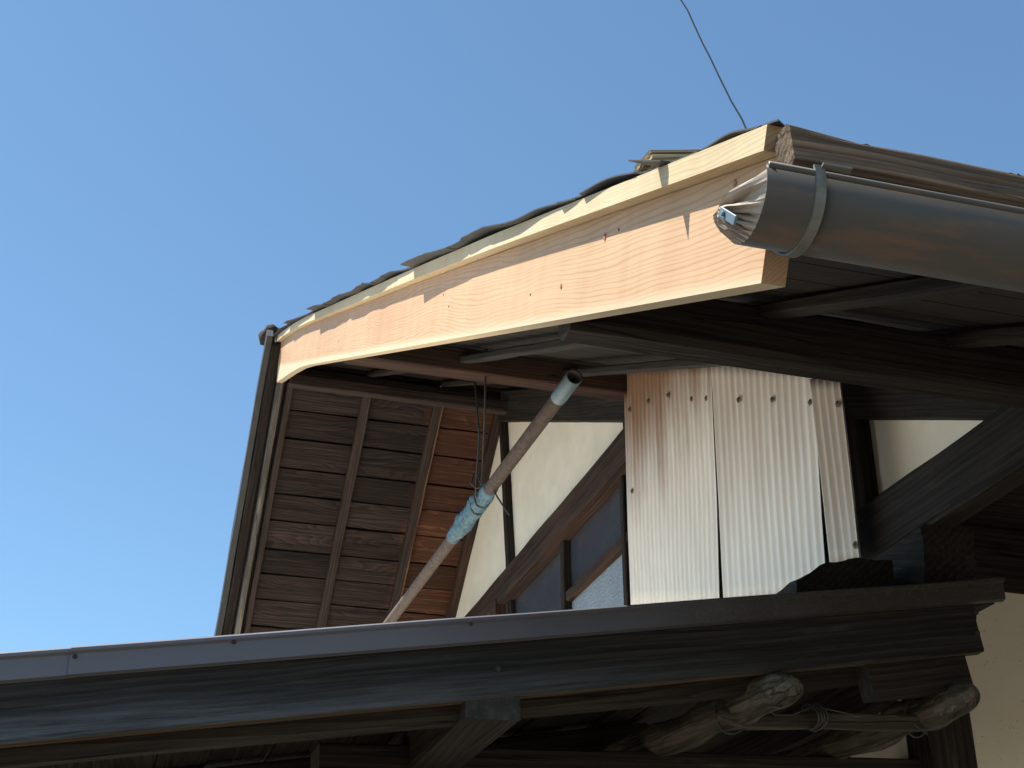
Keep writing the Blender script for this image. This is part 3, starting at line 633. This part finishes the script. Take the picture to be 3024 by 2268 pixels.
timber('post', (.56, 3.06, 0), (.56, 3.06, 2.17), .11, .11, M_DARK, T, up=(0, 1, 0), seed=75)
timber('carrying_beam', (-1.4, 5.6, 2.0), (1.9, 5.6, 2.0), .12, .14, M_DARK, T, seed=74)
timber('carrying_beam', (-1.4, 8.0, 2.0), (1.9, 8.0, 2.0), .12, .14, M_DARK, T, seed=76)
timber('post', (-1.2, 3.4, 0), (-1.2, 3.4, 2.0), .11, .11, M_DARK, T, up=(0, 1, 0), seed=77)

# tied stick and its binding wire
sp = [at(u, v, Y=2.66) for u, v in [(2120, 2112), (2200, 2132), (2300, 2133), (2420, 2128), (2560, 2133), (2700, 2135), (2760, 2130)]]
sk = tube('tied_stick', sp, [.014, .017, .016, .017, .018, .019, .017], M_LOG, seg=16, rv=.12, seed=8)
tag(sk, 'grey bare stick tied under the two log ends of the lean-to', 'stick')
def ring(c, axis, r, n=28, squash=1., turns=1., pitch=0., seed=0):
    a = Vector(axis).normalized(); u = a.orthogonal().normalized(); v = a.cross(u); c = Vector(c)
    return [c + (u * math.cos(t) + v * math.sin(t) * squash) * r * (1 + .08 * math.sin(t * 3 + seed)) + a * pitch * t for t in [2 * math.pi * turns * k / n for k in range(int(n) + 1)]]
parts = [tube_geo(ring((1.285, 2.70, 2.333), (.15, 1, .3), .043, 40), .0018, 8), tube_geo(ring((1.722, 2.68, 2.348), (-.2, 1, .4), .042, 40), .0018, 8)]
kc = at(2405, 2118, Y=2.64)
parts.append(tube_geo(ring(kc + Vector((-.012, 0, 0)), (1, .1, .15), .027, 90, turns=4, pitch=.0012), .0020, 8))
parts.append(tube_geo(ring(kc + Vector((.0, 0, .0)), (1, .3, -.5), .024, 50, turns=2, pitch=.0016), .0020, 8))
parts.append(tube_geo([at(u, v, Y=2.645) for u, v in [(2255, 2090), (2290, 2112), (2340, 2112), (2400, 2085), (2470, 2100), (2560, 2120), (2640, 2112), (2700, 2140), (2740, 2170)]], .0020, 8))
V, Fs = join_geo(parts); bw = obj('binding_wire', V, Fs, M_WIRE, smooth=True); tag(bw, 'dark wire wound round the tied stick and looped over both log ends', 'wire')

# ---------------------------------------------------------------- hanging pipe
PX = 1.27; pa = at(1697, 1112, X=PX); pb = at(1150, 1838, X=PX); pb = pa + (pb - pa) * 1.15
dp = (pb - pa).normalized()
PP = thing('hanging_pipe', pa, 'rusty brown pipe hanging on wires in front of the gable window', 'pipe')
V, Fs = [], []; seg = 28
u_ = dp.orthogonal().normalized(); v_ = dp.cross(u_)
def pipe_geo(p, q, ro, ri):
    V = []; Fs = []
    for pt, r in ((q, ro), (p, ro), (p, ri), (p + (q - p).normalized() * .35 if (q - p).length > .35 else q, ri)):
        for k in range(seg): t = 2 * math.pi * k / seg; V.append(pt + (u_ * math.cos(t) + v_ * math.sin(t)) * r)
    for l in range(3):
        for k in range(seg): Fs.append((l * seg + k, l * seg + (k + 1) % seg, (l + 1) * seg + (k + 1) % seg, (l + 1) * seg + k))
    Fs.append(tuple(range(3 * seg, 4 * seg))); return V, Fs
V, Fs = pipe_geo(pa + dp * .004, pb, .0243, .0218); obj('tube', V, Fs, M_PIPE, PP, frame(pa, dp), smooth=True)
V, Fs = pipe_geo(pa, pa + dp * .16, .0262, .0240)
V = V[:3 * seg]; Fs = Fs[:2 * seg] ; obj('collar', V, Fs, M_GALV, PP, frame(pa, dp), smooth=True, label='pale galvanised collar on the open end')
# blue tape wrap
def on_pipe(u, v): return at(u, v, X=PX)
ta, tb = on_pipe(1448, 1448), on_pipe(1338, 1602)
pts, rad = [], []
for k in range(61):
    t = k / 60; p = ta.lerp(tb, t); q = pa + dp * (p - pa).dot(dp); pts.append(q)
    rad.append(.0275 + .009 * max(0, math.sin(t * math.pi * .95)) * (1 if t > .22 else .55) + .0022 * math.sin(t * 70) * (1 if t > .1 else .3) + (.004 if .25 < t < .3 or .62 < t < .67 else 0))
tube('tape_wrap', pts, rad, M_TAPE, PP, seg=48, rv=.26, seed=4, label='ragged faded blue tape bandage')
# wires
ka = pa + dp * (on_pipe(1430, 1470) - pa).dot(dp)
def roofz(y): return bb(y) + .13
def wire(name, pts, r, label, group='wires holding up the pipe'):
    o = tube(name, pts, r, M_WIRE, seg=8, M=Matrix.Translation(Vector(pts[0]))); tag(o, label, 'wire', group); return o
w1t = at(1436, 1020, X=1.22); w2t = at(1402, 1122, X=1.22)
wire('hanging_wire', [w1t, w1t.lerp(ka, .5) + Vector((0, .01, 0)), ka + Vector((-.01, 0, .045)), ka + Vector((-.022, .01, .01))], .0042, 'longer nearly upright wire from the roof to the taped pipe')
wire('hanging_wire', [w2t, w2t.lerp(ka, .5), ka + Vector((-.03, .01, .05)), ka + Vector((-.03, .01, .0))], .0042, 'shorter slanting wire left of the upright one')
parts = [tube_geo(ring(ka + dp * .02, dp + Vector((.25, 0, .1)), .034, 30), .0032, 8), tube_geo(ring(ka + dp * .09, dp + Vector((-.3, 0, .2)), .036, 30), .0032, 8),
         tube_geo([ka + Vector((-.035, .02, .10)), ka + Vector((-.045, .03, .06)), ka + Vector((-.03, .0, .03)), ka + Vector((-.0, -.02, .035))], .0032, 8),
         tube_geo([ka + Vector((-.03, .0, .09)), ka + Vector((-.015, .0, .05)), ka + Vector((.02, -.03, .03)), at(1470, 1470, X=1.25), at(1503, 1520, X=1.25)], .0032, 8)]
V, Fs = join_geo(parts); kw = obj('wire_knot', V, Fs, M_WIRE, smooth=True, M=Matrix.Translation(ka)); tag(kw, 'knotted wire with a loose tail round the blue tape on the pipe', 'wire')

# ---------------------------------------------------------------- things above the roof
cp = [at(u, v, Y=7 + (420 - v) * .004) for u, v in [(2240, 470), (2221, 412), (2205, 384), (2190, 350), (2160, 300), (2122, 223), (2098, 172), (2073, 124), (2047, 67), (2031, 31), (2011, 0), (1960, -90)]]
cb_ = tube('overhead_cable', cp, .0065, M_CABLE, seg=8); tag(cb_, 'thin dark kinked cable rising into the sky above the roof', 'cable')
# splintered scrap of timber lying on the roof
sa, sb = at(1896, 488, X=.69), at(2062, 486, X=.79); bs = sa; parts = []
for l, (e0, e1, z0, z1, dy) in enumerate(((.02, 1.06, .0085, .0135, 0), (0, 1.0, .002, .0080, .003), (.0, .9, -.0045, .0015, -.002), (-.02, .82, -.010, -.005, .002), (.08, .72, -.0165, -.0105, -.001), (.2, .9, -.030, -.017, .004))):
    V, Fs, M = timber_geo(sa.lerp(sb, e0) + Vector((0, dy, (z0 + z1) / 2)), sa.lerp(sb, e1) + Vector((0, dy, (z0 + z1) / 2)), .05, (z1 - z0) * .95, cham=.0008, wv=.002, seed=80 + l, step=.004, endj=.012); parts.append((V, Fs))
M_SCR = old_wood('split_scrap_wood', (.24, .16, .09), (.80, .67, .46), freq=220, bump=.8, tint=(.55, .42, .26))
V, Fs = join_geo(parts); sc = obj('timber_scrap', V, Fs, M_SCR, M=frame(bs, sb - sa)); tag(sc, 'short splintered piece of pale timber lying on the roof edge', 'timber scrap')
